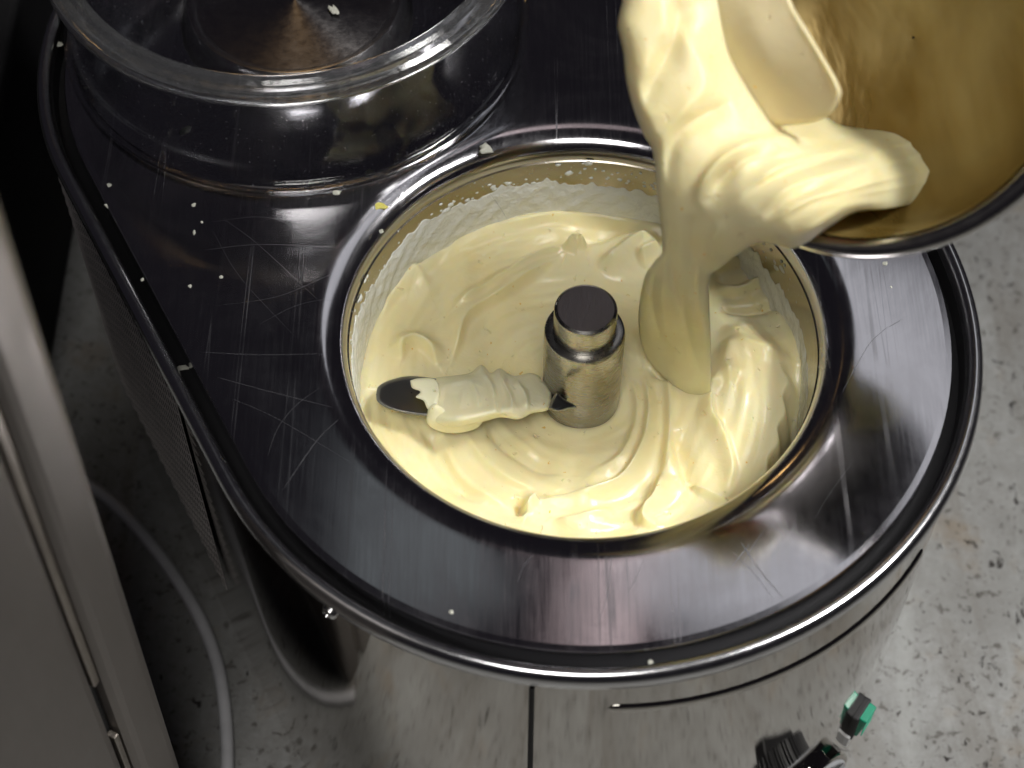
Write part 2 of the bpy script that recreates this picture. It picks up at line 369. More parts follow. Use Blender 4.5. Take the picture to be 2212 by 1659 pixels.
# scratches on the deck
v = []; f = []
def scratch(pts, wd, z=-.0029):
    P = catmull([at_z(x, y, z) for x, y in pts], 8); T = frame_along(P)
    n = len(P)
    for i in range(n):
        s_ = np.array([-T[i][1], T[i][0], 0]); w_ = .36 * wd * (math.sin(math.pi * (i + .3) / (n - .4)) ** .5 if 0 < i < n - 1 else .05)
        b_ = len(v); v.append(P[i] + s_ * w_); v.append(P[i] - s_ * w_)
        if i: f.append((b_ - 2, b_, b_ + 1, b_ - 1))
for pts, wd in [([(1918, 705), (1880, 740), (1850, 790), (1818, 850)], .00035), ([(1948, 690), (1920, 706)], .00025),
                ([(612, 1058), (650, 1000), (690, 945), (732, 905)], .00038), ([(578, 985), (600, 925), (640, 875), (690, 838)], .00022),
                ([(1600, 1170), (1640, 1230), (1690, 1290)], .0008), ([(1580, 1190), (1630, 1240), (1672, 1296)], .0003),
                ([(1620, 1175), (1600, 1200), (1580, 1225)], .0004), ([(1655, 1140), (1620, 1190), (1596, 1235)], .0003),
                ([(1290, 1350), (1310, 1290), (1318, 1230), (1322, 1200)], .00028), ([(1354, 1285), (1375, 1245), (1392, 1205)], .00018),
                ([(1118, 1258), (1130, 1225), (1152, 1198)], .00018), ([(1010, 370), (1060, 420), (1100, 480)], .00015),
                ([(440, 540), (560, 528), (735, 534)], .00022), ([(430, 760), (560, 766), (700, 764)], .00022), ([(470, 815), (580, 845), (720, 880)], .00028),
                ([(480, 470), (560, 530), (700, 660)], .00012), ([(470, 660), (600, 640), (720, 590)], .00016), ([(500, 860), (600, 905), (760, 1000)], .00014),
                ([(460, 500), (520, 600), (640, 730)], .0001), ([(560, 700), (640, 660), (730, 640)], .00012), ([(450, 480), (580, 470), (700, 520)], .0001),
                ([(1720, 1130), (1690, 1180), (1660, 1205)], .00012), ([(1840, 1000), (1790, 1070), (1760, 1120)], .0001)]:
    scratch(pts, wd)
sc = child(obj('scratch_marks', mesh('scratch_marks', v, f), M_scratch, mach)); sc['kind'] = 'stuff'

# ------------------------------------------------------------------ mixing paddle (shaft + blade)
pad = empty('mixing_paddle', (0, 0, -.118)); pz = .118
tag(pad, 'steel mixing paddle standing upright in the middle of the cream', 'paddle')
def pc(o): o.location = (0, 0, pz); return o
SB = (.0005, -.001)
pc(lathe('sleeve', [(.0168, -.118), (.0172, -.02), (.0172, -.0098), (.0168, -.0085), (.0160, -.0082), (.0134, -.0082), (.0133, -.0095)], M_shaft, pad, n=64, c=SB))
pc(lathe('pin', [(.0133, -.0095), (.0133, .0050), (.0131, .0062), (.0120, .0072)], M_shaft, pad, n=64, c=SB))
pc(lathe('pin_end', [(.0120, .0072), (.0118, .0070), (.006, .0071), (.0001, .0071)], M_cap, pad, n=64, c=SB))

# ------------------------------------------------------------------ relief tools
def seg_dist(X, Y, P):
    """signed distance to a polyline and the position along it (0..1); left of the path is positive"""
    best = np.full(X.shape, 1e9); sg = np.zeros(X.shape); tt = np.zeros(X.shape)
    Ls = np.concatenate([[0], np.cumsum(np.linalg.norm(np.diff(P, axis=0), axis=1))]); tot = Ls[-1]
    for i in range(len(P) - 1):
        a_, b_ = P[i], P[i + 1]; d_ = b_ - a_; l2 = d_ @ d_ + 1e-18
        t_ = np.clip(((X - a_[0]) * d_[0] + (Y - a_[1]) * d_[1]) / l2, 0, 1)
        dx = X - a_[0] - t_ * d_[0]; dy = Y - a_[1] - t_ * d_[1]; q = dx * dx + dy * dy
        m_ = q < best; best = np.where(m_, q, best)
        cr = d_[0] * (Y - a_[1]) - d_[1] * (X - a_[0]); sg = np.where(m_, np.where(cr >= 0, 1, -1), sg)
        tt = np.where(m_, (Ls[i] + t_ * (Ls[i + 1] - Ls[i])) / tot, tt)
    return np.sqrt(best) * sg, tt
def ridge(X, Y, P, h, wl, wr, taper=.25):
    mg = 3.2 * max(wl, wr)
    msk = (X > P[:, 0].min() - mg) & (X < P[:, 0].max() + mg) & (Y > P[:, 1].min() - mg) & (Y < P[:, 1].max() + mg)
    out = np.zeros(X.shape)
    if not msk.any(): return out
    s_, t_ = seg_dist(X[msk], Y[msk], P)
    w_ = np.where(s_ > 0, wl, wr)
    e = np.exp(-np.abs(s_ / w_) ** 1.7)
    tp = sm(0, taper, t_) * sm(0, taper, 1 - t_) if taper > 0 else 1
    out[msk] = h * e * (0.12 + .88 * tp) if taper > 0 else h * e
    return out

# ------------------------------------------------------------------ cream in the bowl
ZC = -.057
g1 = np.linspace(-.0986, .0986, 470); X, Y = np.meshgrid(g1, g1); RR = np.hypot(X, Y); TH = np.arctan2(Y, X)
Z = np.full(X.shape, ZC)
Z += .0045 * sm(.05, .099, RR) * sm(-.02, .06, Y) + .002 * sm(.06, .099, RR)
Z += -.0035 * np.exp(-(RR / .045) ** 2)                                              # sink round the shaft
# slow spiral ripples
sp = TH * 2 + 38 * RR + 1.2 * np.sin(3 * TH)
Z += .0007 * np.sin(sp * 1.7 + 4 * np.sin(X * 60)) * sm(.02, .04, RR) * (1 - .7 * sm(.085, .098, RR))
Z += .0009 * np.sin(X * 85 + 2.1 * np.sin(Y * 60)) * np.sin(Y * 72 + 1.6 * np.sin(X * 80))
for q in range(16):
    k_ = rng.uniform(500, 1500); ph_ = rng.uniform(0, 6.28); m1, m2, m3 = rng.uniform(20, 70, 3)
    Z += .00016 * (900 / k_) * np.sin(k_ * (RR + .004 * np.sin(TH * 2 + ph_) + .0011 * TH) + ph_) * np.clip(np.sin(X * m1 + ph_) * np.sin(Y * m2 + m3), 0, 1) * sm(.018, .03, RR)
def W2(pts): return catmull([at_z(x, y, ZC)[:2] for x, y in pts], 7)
mm = .001
# (image-plane polyline, height mm, width on left side mm, on right side mm)
folds = [
 ([(1423, 500), (1340, 508), (1273, 523), (1161, 549), (1105, 583), (1072, 630)], -3.0, 9, 3.5),
 ([(1258, 534), (1217, 545), (1150, 568), (1105, 598), (1030, 646), (960, 690)], 2.4, 5, 2.0),
 ([(1213, 560), (1150, 600), (1086, 643), (1034, 672), (1004, 704), (990, 744), (970, 792)], 3.6, 9, 1.5),
 ([(1224, 560), (1236, 540), (1252, 538), (1262, 556)], 4.5, 5, 2.2),
 ([(1290, 590), (1340, 560), (1380, 540), (1420, 545)], 4.5, 7, 4),
 ([(1370, 575), (1400, 560), (1425, 545)], 3.0, 4, 2.5),
 ([(868, 790), (872, 766), (898, 753), (928, 763), (948, 792)], 4.2, 1.6, 5),
 ([(800, 700), (840, 640), (900, 610), (930, 650)], 1.6, 6, 2.5),
 ([(1361, 800), (1375, 860), (1371, 920), (1340, 985), (1280, 1020)], 1.7, 2.0, 5),
 ([(1391, 800), (1400, 880), (1388, 960), (1345, 1030), (1285, 1062), (1225, 1074), (1165, 1086), (1140, 1106)], 3.2, 1.6, 6),
 ([(1165, 1082), (1146, 1092), (1138, 1112)], 4.2, 4.0, 1.4),
 ([(1128, 1070), (1122, 1092), (1128, 1115)], -3.5, 2.5, 2.5),
 ([(1437, 800), (1444, 870), (1444, 940), (1436, 1010), (1420, 1050)], 2.6, 2.0, 6),
 ([(1452, 935), (1470, 1000), (1490, 1050), (1512, 1076)], -2.6, 1.8, 5),
 ([(1434, 1020), (1414, 1072), (1390, 1106), (1388, 1130), (1424, 1136)], 4.2, 1.5, 5.0),
 ([(1330, 1100), (1290, 1112), (1245, 1122), (1190, 1126)], 2.0, 1.6, 5),
 ([(1529, 860), (1534, 917), (1560, 960), (1580, 1020), (1570, 1070)], 2.4, 5, 1.8),
 ([(1480, 1040), (1540, 1075), (1580, 1090)], 2.2, 3, 1.2),
 ([(905, 925), (936, 958), (951, 999), (992, 1055), (1048, 1089)], -2.4, 3, 6),
 ([(1048, 905), (1086, 961), (1161, 1006), (1230, 1020)], -1.6, 2.5, 6),
 ([(1010, 930), (1040, 985), (1100, 1035), (1180, 1060)], 1.5, 2, 6),
 ([(960, 960), (990, 1020), (1050, 1070), (1110, 1098)], 1.2, 2, 5),
 ([(820, 930), (860, 1000), (930, 1070), (1020, 1120)], 1.4, 3, 6),
 ([(1535, 605), (1580, 598), (1630, 606), (1670, 630)], 2.8, 1.8, 3.5),
 ([(1535, 640), (1590, 652), (1640, 640), (1680, 650)], 3.0, 2, 4),
 ([(1540, 622), (1590, 628), (1640, 622)], -1.5, 2, 2),
 ([(1540, 675), (1600, 690), (1690, 684), (1720, 700)], -2.6, 3, 3),
 ([(1560, 720), (1600, 780), (1640, 800), (1690, 810)], 2.6, 6, 9),
 ([(1490, 795), (1520, 850), (1560, 868)], 2.6, 3, 6),
 ([(1400, 780), (1440, 815), (1500, 840), (1540, 862)], -3.0, 2.5, 3.5),
 ([(1575, 760), (1560, 820), (1575, 870)], 3.0, 4, 7),
 ([(1700, 720), (1725, 790), (1722, 850), (1690, 900)], 2.2, 6, 5),
 ([(1372, 700), (1400, 770), (1432, 800)], 2.0, 2, 4),
]
for pts, h_, wl, wr in folds:
    Z += ridge(X, Y, W2(pts), h_ * mm * 1.9, wr * mm * .9, wl * mm * .9)
cx_, cy_ = at_z(1620, 830, ZC + .008)[:2]
Z += .013 * np.exp(-(((X - cx_) / .030) ** 2 + ((Y - cy_) / .036) ** 2) ** 1.3)
# cream pulls away from the wall on the right
azr = np.degrees(TH); gapw = sm(-55, -40, azr) * sm(-55, -40, -azr - 55 + 2) if False else np.exp(-((azr + 18) / 17) ** 2)
Z -= .035 * gapw * sm(.0885, .0965, RR + .001 * np.sin(TH * 40))
Z += .0025 * sm(.092, .0975, RR) * sm(.0, .05, Y)                                   # meniscus at back
Z += .0012 * np.exp(-((RR - .019) / .003) ** 2)
ins = (RR < .0984) & (RR > .014)
idx = -np.ones(X.shape, int); keep = ins
idx[keep] = np.arange(keep.sum())
V = np.stack([X[keep], Y[keep], Z[keep]], -1)
a_, b_, c2, d2 = idx[:-1, :-1], idx[:-1, 1:], idx[1:, 1:], idx[1:, :-1]
ok = (a_ >= 0) & (b_ >= 0) & (c2 >= 0) & (d2 >= 0)
Fq = np.stack([a_[ok], b_[ok], c2[ok], d2[ok]], -1)
def fastmesh(name, V, Fq):
    me = bpy.data.meshes.new(name); me.vertices.add(len(V)); me.vertices.foreach_set('co', np.asarray(V, np.float32).ravel())
    k = Fq.shape[1]; me.loops.add(len(Fq) * k); me.loops.foreach_set('vertex_index', Fq.astype(np.int32).ravel())
    me.polygons.add(len(Fq)); me.polygons.foreach_set('loop_start', np.arange(len(Fq), dtype=np.int32) * k)
    try: me.polygons.foreach_set('loop_total', np.full(len(Fq), k, np.int32))
    except Exception: pass
    me.update(calc_edges=True); me.validate(); return me
co = obj('churning_cream', fastmesh('churning_cream', V, Fq), M_cream)
tag(co, 'pale yellow ice cream base churning in soft folds inside the machine bowl', 'ice cream')

# thin cream film smeared on the wall above the level
m, nt, p = newmat('cream_film')
n1 = noise(nt, 60, 5, .7); n2 = noise(nt, 300, 4, .6); n3 = noise(nt, 28, 5, .65)
L(nt, mix(nt, ramp(nt, n3, [(0.35, 0.0), (0.65, 1.0)]), (0.72, 0.74, 0.71), mix(nt, ramp(nt, n2, [(0.66, 0.0), (0.74, 1.0)]), (0.78, 0.78, 0.70), (0.70, 0.62, 0.20))), p.inputs['Base Color'])
p.inputs['Roughness'].default_value = 0.22
L(nt, bump(nt, mix(nt, .5, n1, n2), .0022), p.inputs['Normal']); M_film = m
nth, nz = 900, 60; v = []; f = []
ths = np.linspace(0, 2 * np.pi, nth, endpoint=False)
top = -.0275 + .0030 * np.sin(ths * 3 + 1) + .0012 * np.sin(ths * 11) + .0010 * np.sin(ths * 29 + 2) + .0006 * np.sin(ths * 67 + 3 * np.sin(ths * 9)) + .0012 * sum(rng.standard_normal() * np.sin(ths * int(k_) + rng.uniform(0, 6)) / math.sqrt(k_ / 12) for k_ in range(9, 190, 5)) / 3
# lower on the right side, where the steel shows
dg = np.degrees(ths); dg = np.where(dg > 180, dg - 360, dg)
top -= .014 * np.exp(-((dg + 5) / 40.0) ** 2); top += .006 * np.exp(-((dg - 185 + 360 * (dg < 0)) / 30.0) ** 2)
def n2(a, b, seed):
    r_ = np.random.default_rng(seed); o_ = 0
    for q in range(26):
        k1 = r_.integers(2, 60); k2 = r_.uniform(-260, 260) ; o_ = o_ + np.sin(k1 * a + k2 * b * 3 + r_.uniform(0, 6.28)) / math.sqrt(26 / 2)
    return o_
V2 = []
for k in range(nz):
    t_ = k / (nz - 1); zz = top * (1 - t_) + (-.066) * t_
    hgt = .0005 + .00022 * n2(ths, zz, 3) + .0010 * t_
    r_ = .0988 - np.clip(hgt, -.0002, .004) * sm(0, .15, np.full(nth, t_)) - .0001
    if k == 0: r_ = r_ + .0012
    V2.append(np.stack([r_ * np.cos(ths), r_ * np.sin(ths), zz], -1))
tag(rings('cream_smear', V2, M_film), 'thin whitish film of cream smeared on the bowl wall above the cream', 'cream film')

# ------------------------------------------------------------------ relief bodies (own depth, front and back)
def inside_poly(X, Y, P):
    c_ = np.zeros(X.shape, bool); n = len(P); j = n - 1
    for i in range(n):
        xi, yi = P[i]; xj, yj = P[j]
        c_ ^= ((yi > Y) != (yj > Y)) & (X < (xj - xi) * (Y - yi) / (yj - yi + 1e-12) + xi); j = i
    return c_
def depth_field(ctrl, X, Y):
    """smooth thin-plate interpolation of depth control points"""
    P = np.array([(a, b) for a, b, _ in ctrl], float) / 400; d_ = np.array([c_ for *_, c_ in ctrl])
    def K(r2): return np.where(r2 > 0, .5 * r2 * np.log(r2 + 1e-12), 0)
    n = len(P); D2 = ((P[:, None] - P[None]) ** 2).sum(-1)
    A = np.zeros((n + 3, n + 3)); A[:n, :n] = K(D2) + np.eye(n) * 1e-3; A[:n, n] = 1; A[:n, n + 1:] = P; A[n, :n] = 1; A[n + 1:, :n] = P.T
    w_ = np.linalg.solve(A, np.concatenate([d_, [0, 0, 0]]))
    x = X / 400; y = Y / 400; out = w_[n] + w_[n + 1] * x + w_[n + 2] * y
    for (px, py), wi in zip(P, w_[:n]): out = out + wi * K((x - px) ** 2 + (y - py) ** 2)
    return out
def relief(name, poly, ctrl, folds, mat, step=3.0, thick=.006, edge=28.0, back=.5, sm_poly=6, wob=0.0, parent=None, lumps=None, tmul=None):
    """solid body: outline given as sight lines, placed at real depths; front swells by thick, back by thick*back"""
    P = catmull(list(poly) + [poly[0]], sm_poly)
    x0, y0 = P.min(0) - 3 * step; x1, y1 = P.max(0) + 3 * step
    X, Y = np.meshgrid(np.arange(x0, x1, step), np.arange(y0, y1, step))
    sd, _ = seg_dist(X, Y, P); sd = np.abs(sd) * np.where(inside_poly(X, Y, P[:-1]), 1, -1)
    cell = ((sd[:-1, :-1] > 0) | (sd[1:, :-1] > 0) | (sd[:-1, 1:] > 0) | (sd[1:, 1:] > 0))
    gy, gx = np.gradient(sd, step); gn = np.hypot(gx, gy) + 1e-9
    outm = sd < 0
    X = np.where(outm, X - sd * gx / gn, X); Y = np.where(outm, Y - sd * gy / gn, Y); sdc = np.maximum(sd, 0)
    D = depth_field(ctrl, X, Y)
    e = np.clip(sdc / edge, 0, 1); inf = np.sqrt(np.clip(1 - (1 - e) ** 2, 0, 1))
    rel = np.zeros(X.shape)
    for pts, h_, wl, wr in folds: rel += ridge(X, Y, catmull(pts, 7), h_ * mm, wl, wr)
    if wob: rel += wob * (np.sin(X / 31 + 2 * np.sin(Y / 57)) * np.sin(Y / 43 + 1.7 * np.sin(X / 39)))
    if lumps is not None: rel += lumps(X, Y)
    if tmul is not None: inf = inf * tmul(X, Y); rel = rel * sm(0, .9, tmul(X, Y))
    front = D - thick * inf - rel * sm(0, 1, sdc / (edge * .5)); backd = D + thick * back * inf
    front = np.minimum(front, backd - .0002 * e)
    dvx = (X - 1106) / FPX; dvy = (Y - 829.5) / FPX
    DV = F + dvx[..., None] * R - dvy[..., None] * U
    Vf = C + DV * front[..., None]; Vb = C + DV * backd[..., None]
    used = np.zeros(X.shape, bool)
    used[:-1, :-1] |= cell; used[1:, :-1] |= cell; used[:-1, 1:] |= cell; used[1:, 1:] |= cell
    iF = -np.ones(X.shape, int); iF[used] = np.arange(used.sum()); nF = used.sum()
    iB = iF.copy(); inner = used & ~outm; iB[inner] = nF + np.arange(inner.sum())
    VV = np.concatenate([Vf[used], Vb[inner]])
    q = lambda I: (I[:-1, :-1][cell], I[:-1, 1:][cell], I[1:, 1:][cell], I[1:, :-1][cell])
    a1, b1, c1, d1 = q(iF); a2, b2, c2_, d2_ = q(iB)
    FF = np.concatenate([np.stack([a1, d1, c1, b1], -1), np.stack([a2, b2, c2_, d2_], -1)])
    o = obj(name, fastmesh(name, VV, FF), mat, parent)
    return o

# cream heaped on the blade
heap = relief('cream_heap', [(922, 838), (935, 818), (975, 812), (1015, 806), (1040, 788), (1060, 806), (1080, 796), (1110, 812), (1150, 806), (1178, 826), (1192, 852), (1186, 884), (1150, 893), (1120, 906), (1080, 902), (1040, 912), (985, 922), (945, 914), (930, 890)],
    [(920, 820, .806), (1190, 820, .800), (920, 915, .786), (1190, 900, .783), (1050, 860, .788)],
    [([(938, 905), (1000, 900), (1080, 885), (1150, 880)], 3.2, 22, 12), ([(1040, 796), (1062, 830), (1074, 890)], 3.4, 8, 4), ([(1072, 800), (1086, 820), (1118, 885)], 1.6, 5, 3), ([(1080, 800), (1100, 835), (1108, 890)], 2.6, 9, 4), ([(960, 830), (1010, 822), (1050, 840)], 1.4, 7, 12),
     ([(1110, 815), (1135, 850), (1140, 885)], 3.0, 8, 4), ([(1015, 820), (1030, 850), (1035, 885)], 1.6, 8, 5), ([(1092, 815), (1106, 850)], -2.2, 5, 5), ([(1066, 850), (1080, 895)], -2.0, 4, 4), ([(950, 850), (1000, 858)], -1.5, 20, 12)],
    M_cream3, step=2.2, thick=.0065, edge=26, wob=.0011)
tag(heap, 'whitish cream heaped in folds on the paddle blade beside the shaft', 'cream')
bl = relief('blade', [(812, 852), (818, 834), (845, 820), (890, 812), (960, 820), (1060, 830), (1170, 846), (1200, 852), (1220, 872), (1200, 884), (1120, 893), (1000, 900), (925, 899), (880, 894), (838, 882), (816, 868)],
    [(820, 830, .800), (1200, 850, .795), (820, 885, .790), (1200, 890, .785)], [([(850, 884), (925, 894), (1000, 895)], .6, 4, 4)], M_blade, step=2.5, thick=.0016, edge=10, back=1.0)
bl.parent = pad; bl.location = (0, 0, pz)
sm1 = relief('blade_smear', [(886, 822), (905, 817), (940, 820), (950, 850), (940, 880), (924, 884), (915, 866), (898, 858), (908, 846), (890, 838)],
    [(880, 820, .7935), (940, 820, .7925), (880, 880, .786), (940, 880, .7845)], [], M_cream3, step=1.6, thick=.0010, edge=9, back=1.0, wob=.0002)
tag(sm1, 'thin torn smear of cream near the bare tip of the blade', 'cream')
sm2 = relief('blade_drip', [(925, 880), (945, 872), (985, 900), (1040, 905), (1030, 925), (985, 936), (945, 930), (922, 912)],
    [(925, 880, .784), (1040, 900, .784), (930, 930, .790), (1030, 930, .792)], [([(935, 905), (985, 915), (1030, 915)], 1.2, 9, 9)], M_cream3, step=1.8, thick=.004, edge=18, back=1.0, wob=.0003)
tag(sm2, 'white lump of cream hanging off the lower edge of the blade', 'cream')
v = []; f = []
for k in range(150):
    a = math.radians(rng.uniform(25, 215)); z_ = -.0275 + abs(rng.normal(0, .0045)) if rng.random() < .75 else rng.uniform(-.026, -.0145)
    z_ = min(z_, -.0152); sz = float(np.clip(rng.lognormal(-7.35, .45), .0003, .0016)); b_ = len(v)
    o_ = np.array([.0990 * math.cos(a), .0990 * math.sin(a), z_]); t1 = np.array([-math.sin(a), math.cos(a), 0]); inw = np.array([-math.cos(a), -math.sin(a), 0]); up = np.array([0, 0, 1.])
    for q in range(10):
        w_ = 2 * math.pi * q / 10; rr_ = sz * rng.uniform(.7, 1.25); v.append(o_ + t1 * rr_ * 1.3 * math.cos(w_) + up * rr_ * math.sin(w_))
    for q in range(10):
        v.append(o_ + (v[b_ + q] - o_) * .6 + inw * sz * .45)
    v.append(o_ + inw * sz * .6)
    for q in range(10):
        r_ = (q + 1) % 10; f += [(b_ + q, b_ + r_, b_ + 10 + r_, b_ + 10 + q)]
    for q in range(10): f.append((b_ + 10 + q, b_ + 10 + (q + 1) % 10, b_ + 20, b_ + 20))
f = [q if q[2] != q[3] else q[:3] for q in f]
tag(obj('wall_splashes', mesh('wall_splashes', v, f), M_film), 'many small whitish drops spattered on the bowl wall under the lip', 'cream drops', kind='stuff')
gs = relief('gusset', [(1184, 884), (1192, 862), (1203, 848), (1216, 860), (1246, 879), (1225, 884), (1205, 889)],
    [(1180, 840, .780), (1250, 850, .768), (1180, 890, .775), (1250, 890, .765)], [([(1184, 884), (1212, 886), (1244, 879)], 1.0, 3, 3)], M_blade, step=1.5, thick=.002, edge=8, back=1.0)
gs.parent = pad; gs.location = (0, 0, pz)

# ------------------------------------------------------------------ clear lid on the deck
m, nt, p = newmat('clear_plastic')
p.inputs['Base Color'].default_value = (0.93, 0.94, 0.95, 1); p.inputs['Roughness'].default_value = .03
p.inputs['Transmission Weight'].default_value = 1; p.inputs['IOR'].default_value = 1.33
sp = noise(nt, 500, 3, .6); L(nt, ramp(nt, sp, [(0.66, 0.04), (0.74, 0.3)]), p.inputs['Roughness'])
L(nt, bump(nt, noise(nt, 30, 3), .00015), p.inputs['Normal']); M_clear = m
M_rimc, nt, p = newmat('scuffed_clear_plastic')
p.inputs['Base Color'].default_value = (0.88, 0.89, 0.9, 1); p.inputs['Transmission Weight'].default_value = .965; p.inputs['IOR'].default_value = 1.4
L(nt, ramp(nt, noise(nt, 220, 4, .65), [(0.4, 0.04), (0.68, 0.22)]), p.inputs['Roughness'])
LC = (-.1320, .1775); lid = empty('clear_lid', (LC[0], LC[1], -.003))
tag(lid, 'round clear plastic bowl cover resting on the rear of the machine deck', 'lid')
def lc(o): o.location = (-LC[0], -LC[1], .003); return o
cv = [(.0995 + .0090 * (1 - math.sin(math.radians(q))), .0010 + .030 * (1 - math.cos(math.radians(q)))) for q in np.linspace(0, 90, 12)]
lc(lathe('cover_wall', [(.1090, -.0025), (.1095, .0004)] + cv + [(.1000, .050), (.0988, .050)] + [(r_ - .0012, z_) for r_, z_ in cv[::-1]] + [(.1060, -.0025), (.1090, -.0025)], M_clear, lid, n=200, c=LC))
lc(lathe('cover_rim', [(.1035, .0522), (.1075, .0525), (.1095, .0540), (.1100, .0565), (.1092, .0592), (.1070, .0605), (.1030, .0600), (.1012, .0612), (.0985, .0612), (.0970, .0600), (.0965, .0570), (.0980, .0545), (.1035, .0522)], M_rimc, lid, n=220, c=LC))
lc(lathe('hub_plate', [(.0001, .0110), (.046, .0114), (.0475, .0124), (.0500, .0128), (.0508, .0118), (.0515, .0060), (.0530, .0010), (.0550, -.0026)], M_hub, lid, n=120, c=LC))
lc(lathe('cover_floor', [(.0552, -.0024), (.1058, -.0024), (.1058, -.0008), (.0552, -.0008), (.0552, -.0024)], M_clear, lid, n=120, c=LC))

# ------------------------------------------------------------------ pouring bowl
nB = np.array([-.45, -.60, .66]); nB /= np.linalg.norm(nB)
CB = C + ray(1868, 62) * .645; RB = .0775
e1 = np.cross([0, 0, 1.], nB); e1 /= np.linalg.norm(e1); e2 = np.cross(nB, e1)
def bring(r, h, n=140):
    tt = np.linspace(0, 2 * np.pi, n, endpoint=False)
    return CB + nB * h + r * (np.cos(tt)[:, None] * e1 + np.sin(tt)[:, None] * e2)
bb = CB - nB * .09
pot = empty('pouring_bowl', tuple(bb)); tag(pot, 'tilted steel bowl emptying cream from the upper right', 'bowl')
def bc(o): o.location = tuple(-bb); return o
m, nt, p = newmat('shaded_creamy_inside')
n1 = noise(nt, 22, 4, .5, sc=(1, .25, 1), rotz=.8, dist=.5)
L(nt, mix(nt, ramp(nt, n1, [(0.35, 0.0), (0.65, 1.0)]), (0.23, 0.15, 0.035), (0.42, 0.32, 0.12)), p.inputs['Base Color'])  # cream film tone, with shade and reflected cream painted into the gold-brown
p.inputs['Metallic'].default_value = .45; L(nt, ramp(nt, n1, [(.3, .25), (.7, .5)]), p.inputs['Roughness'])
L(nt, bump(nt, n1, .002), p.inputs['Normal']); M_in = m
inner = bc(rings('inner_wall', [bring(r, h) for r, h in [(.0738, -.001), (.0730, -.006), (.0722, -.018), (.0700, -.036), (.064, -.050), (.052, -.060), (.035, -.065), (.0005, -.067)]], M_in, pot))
bc(rings('outer_wall', [bring(r, h) for r, h in [(.0745, -.005), (.0738, -.018), (.0715, -.037), (.0655, -.052), (.053, -.062), (.036, -.067), (.0005, -.069)]], M_pot, pot))
bc(rings('rolled_rim', [bring(.0775 + .0040 * math.cos(a), -.004 + .0042 * math.sin(a)) for a in np.linspace(0, 2 * np.pi, 21)], M_pot, pot))

# ------------------------------------------------------------------ pouring cream
from mathutils.bvhtree import BVHTree
bvh = BVHTree.FromPolygons([v_.co.copy() for v_ in inner.data.vertices], [tuple(p_.vertices) for p_ in inner.data.polygons])
def wall_d(x, y, off):
    d = Vector(tuple(ray(x, y))); h_ = bvh.ray_cast(Vector(tuple(C)), d.normalized()); return (h_[3] / d.length if h_[0] is not None else .66) + off
poly = [(1348, -60), (1344, 0), (1334, 55), (1346, 112), (1352, 170), (1367, 232), (1390, 290), (1410, 325), (1418, 400), (1426, 470), (1431, 540), (1416, 562), (1395, 592), (1384, 635), (1379, 690), (1386, 745), (1412, 792), (1455, 832), (1500, 858), (1532, 868),
        (1536, 830), (1536, 770), (1534, 700), (1532, 640), (1535, 598), (1560, 575), (1600, 545), (1640, 524), (1678, 529), (1712, 538), (1750, 520), (1795, 488), (1850, 458), (1930, 450), (2010, 430), (2075, 400), (2112, 355), (2095, 305), (2030, 272), (1950, 262), (1895, 268), (1860, 276), (1800, 262), (1740, 200), (1680, 100), (1620, 0), (1600, -60)]
ctrl = [(1345, -40, .660), (1345, 110, .662), (1370, 250, .664), (1415, 400, .668), (1430, 540, .690), (1385, 690, .765), (1390, 760, .812), (1420, 800, .815), (1455, 835, .8075), (1532, 870, .806), (1500, 800, .790), (1535, 700, .745), (1535, 600, .706), (1480, 500, .680), (1640, 530, .661),
        (1712, 535, .656), (1850, 462, .653), (1880, 370, .664), (1960, 370, wall_d(1960, 370, -.006)), (1960, 448, wall_d(1960, 448, .001)), (2020, 380, wall_d(2020, 380, .0035)), (2080, 400, wall_d(2080, 400, .010)), (2110, 355, wall_d(2110, 355, .012)), (2060, 290, wall_d(2060, 290, .011)), (1950, 262, wall_d(1950, 262, .008)), (1870, 272, wall_d(1870, 272, .006)), (1930, 310, wall_d(1930, 310, .001)), (1700, 330, .661), (1600, 200, .667), (1600, -40, .672), (1480, 100, .660), (1560, 400, .660)]
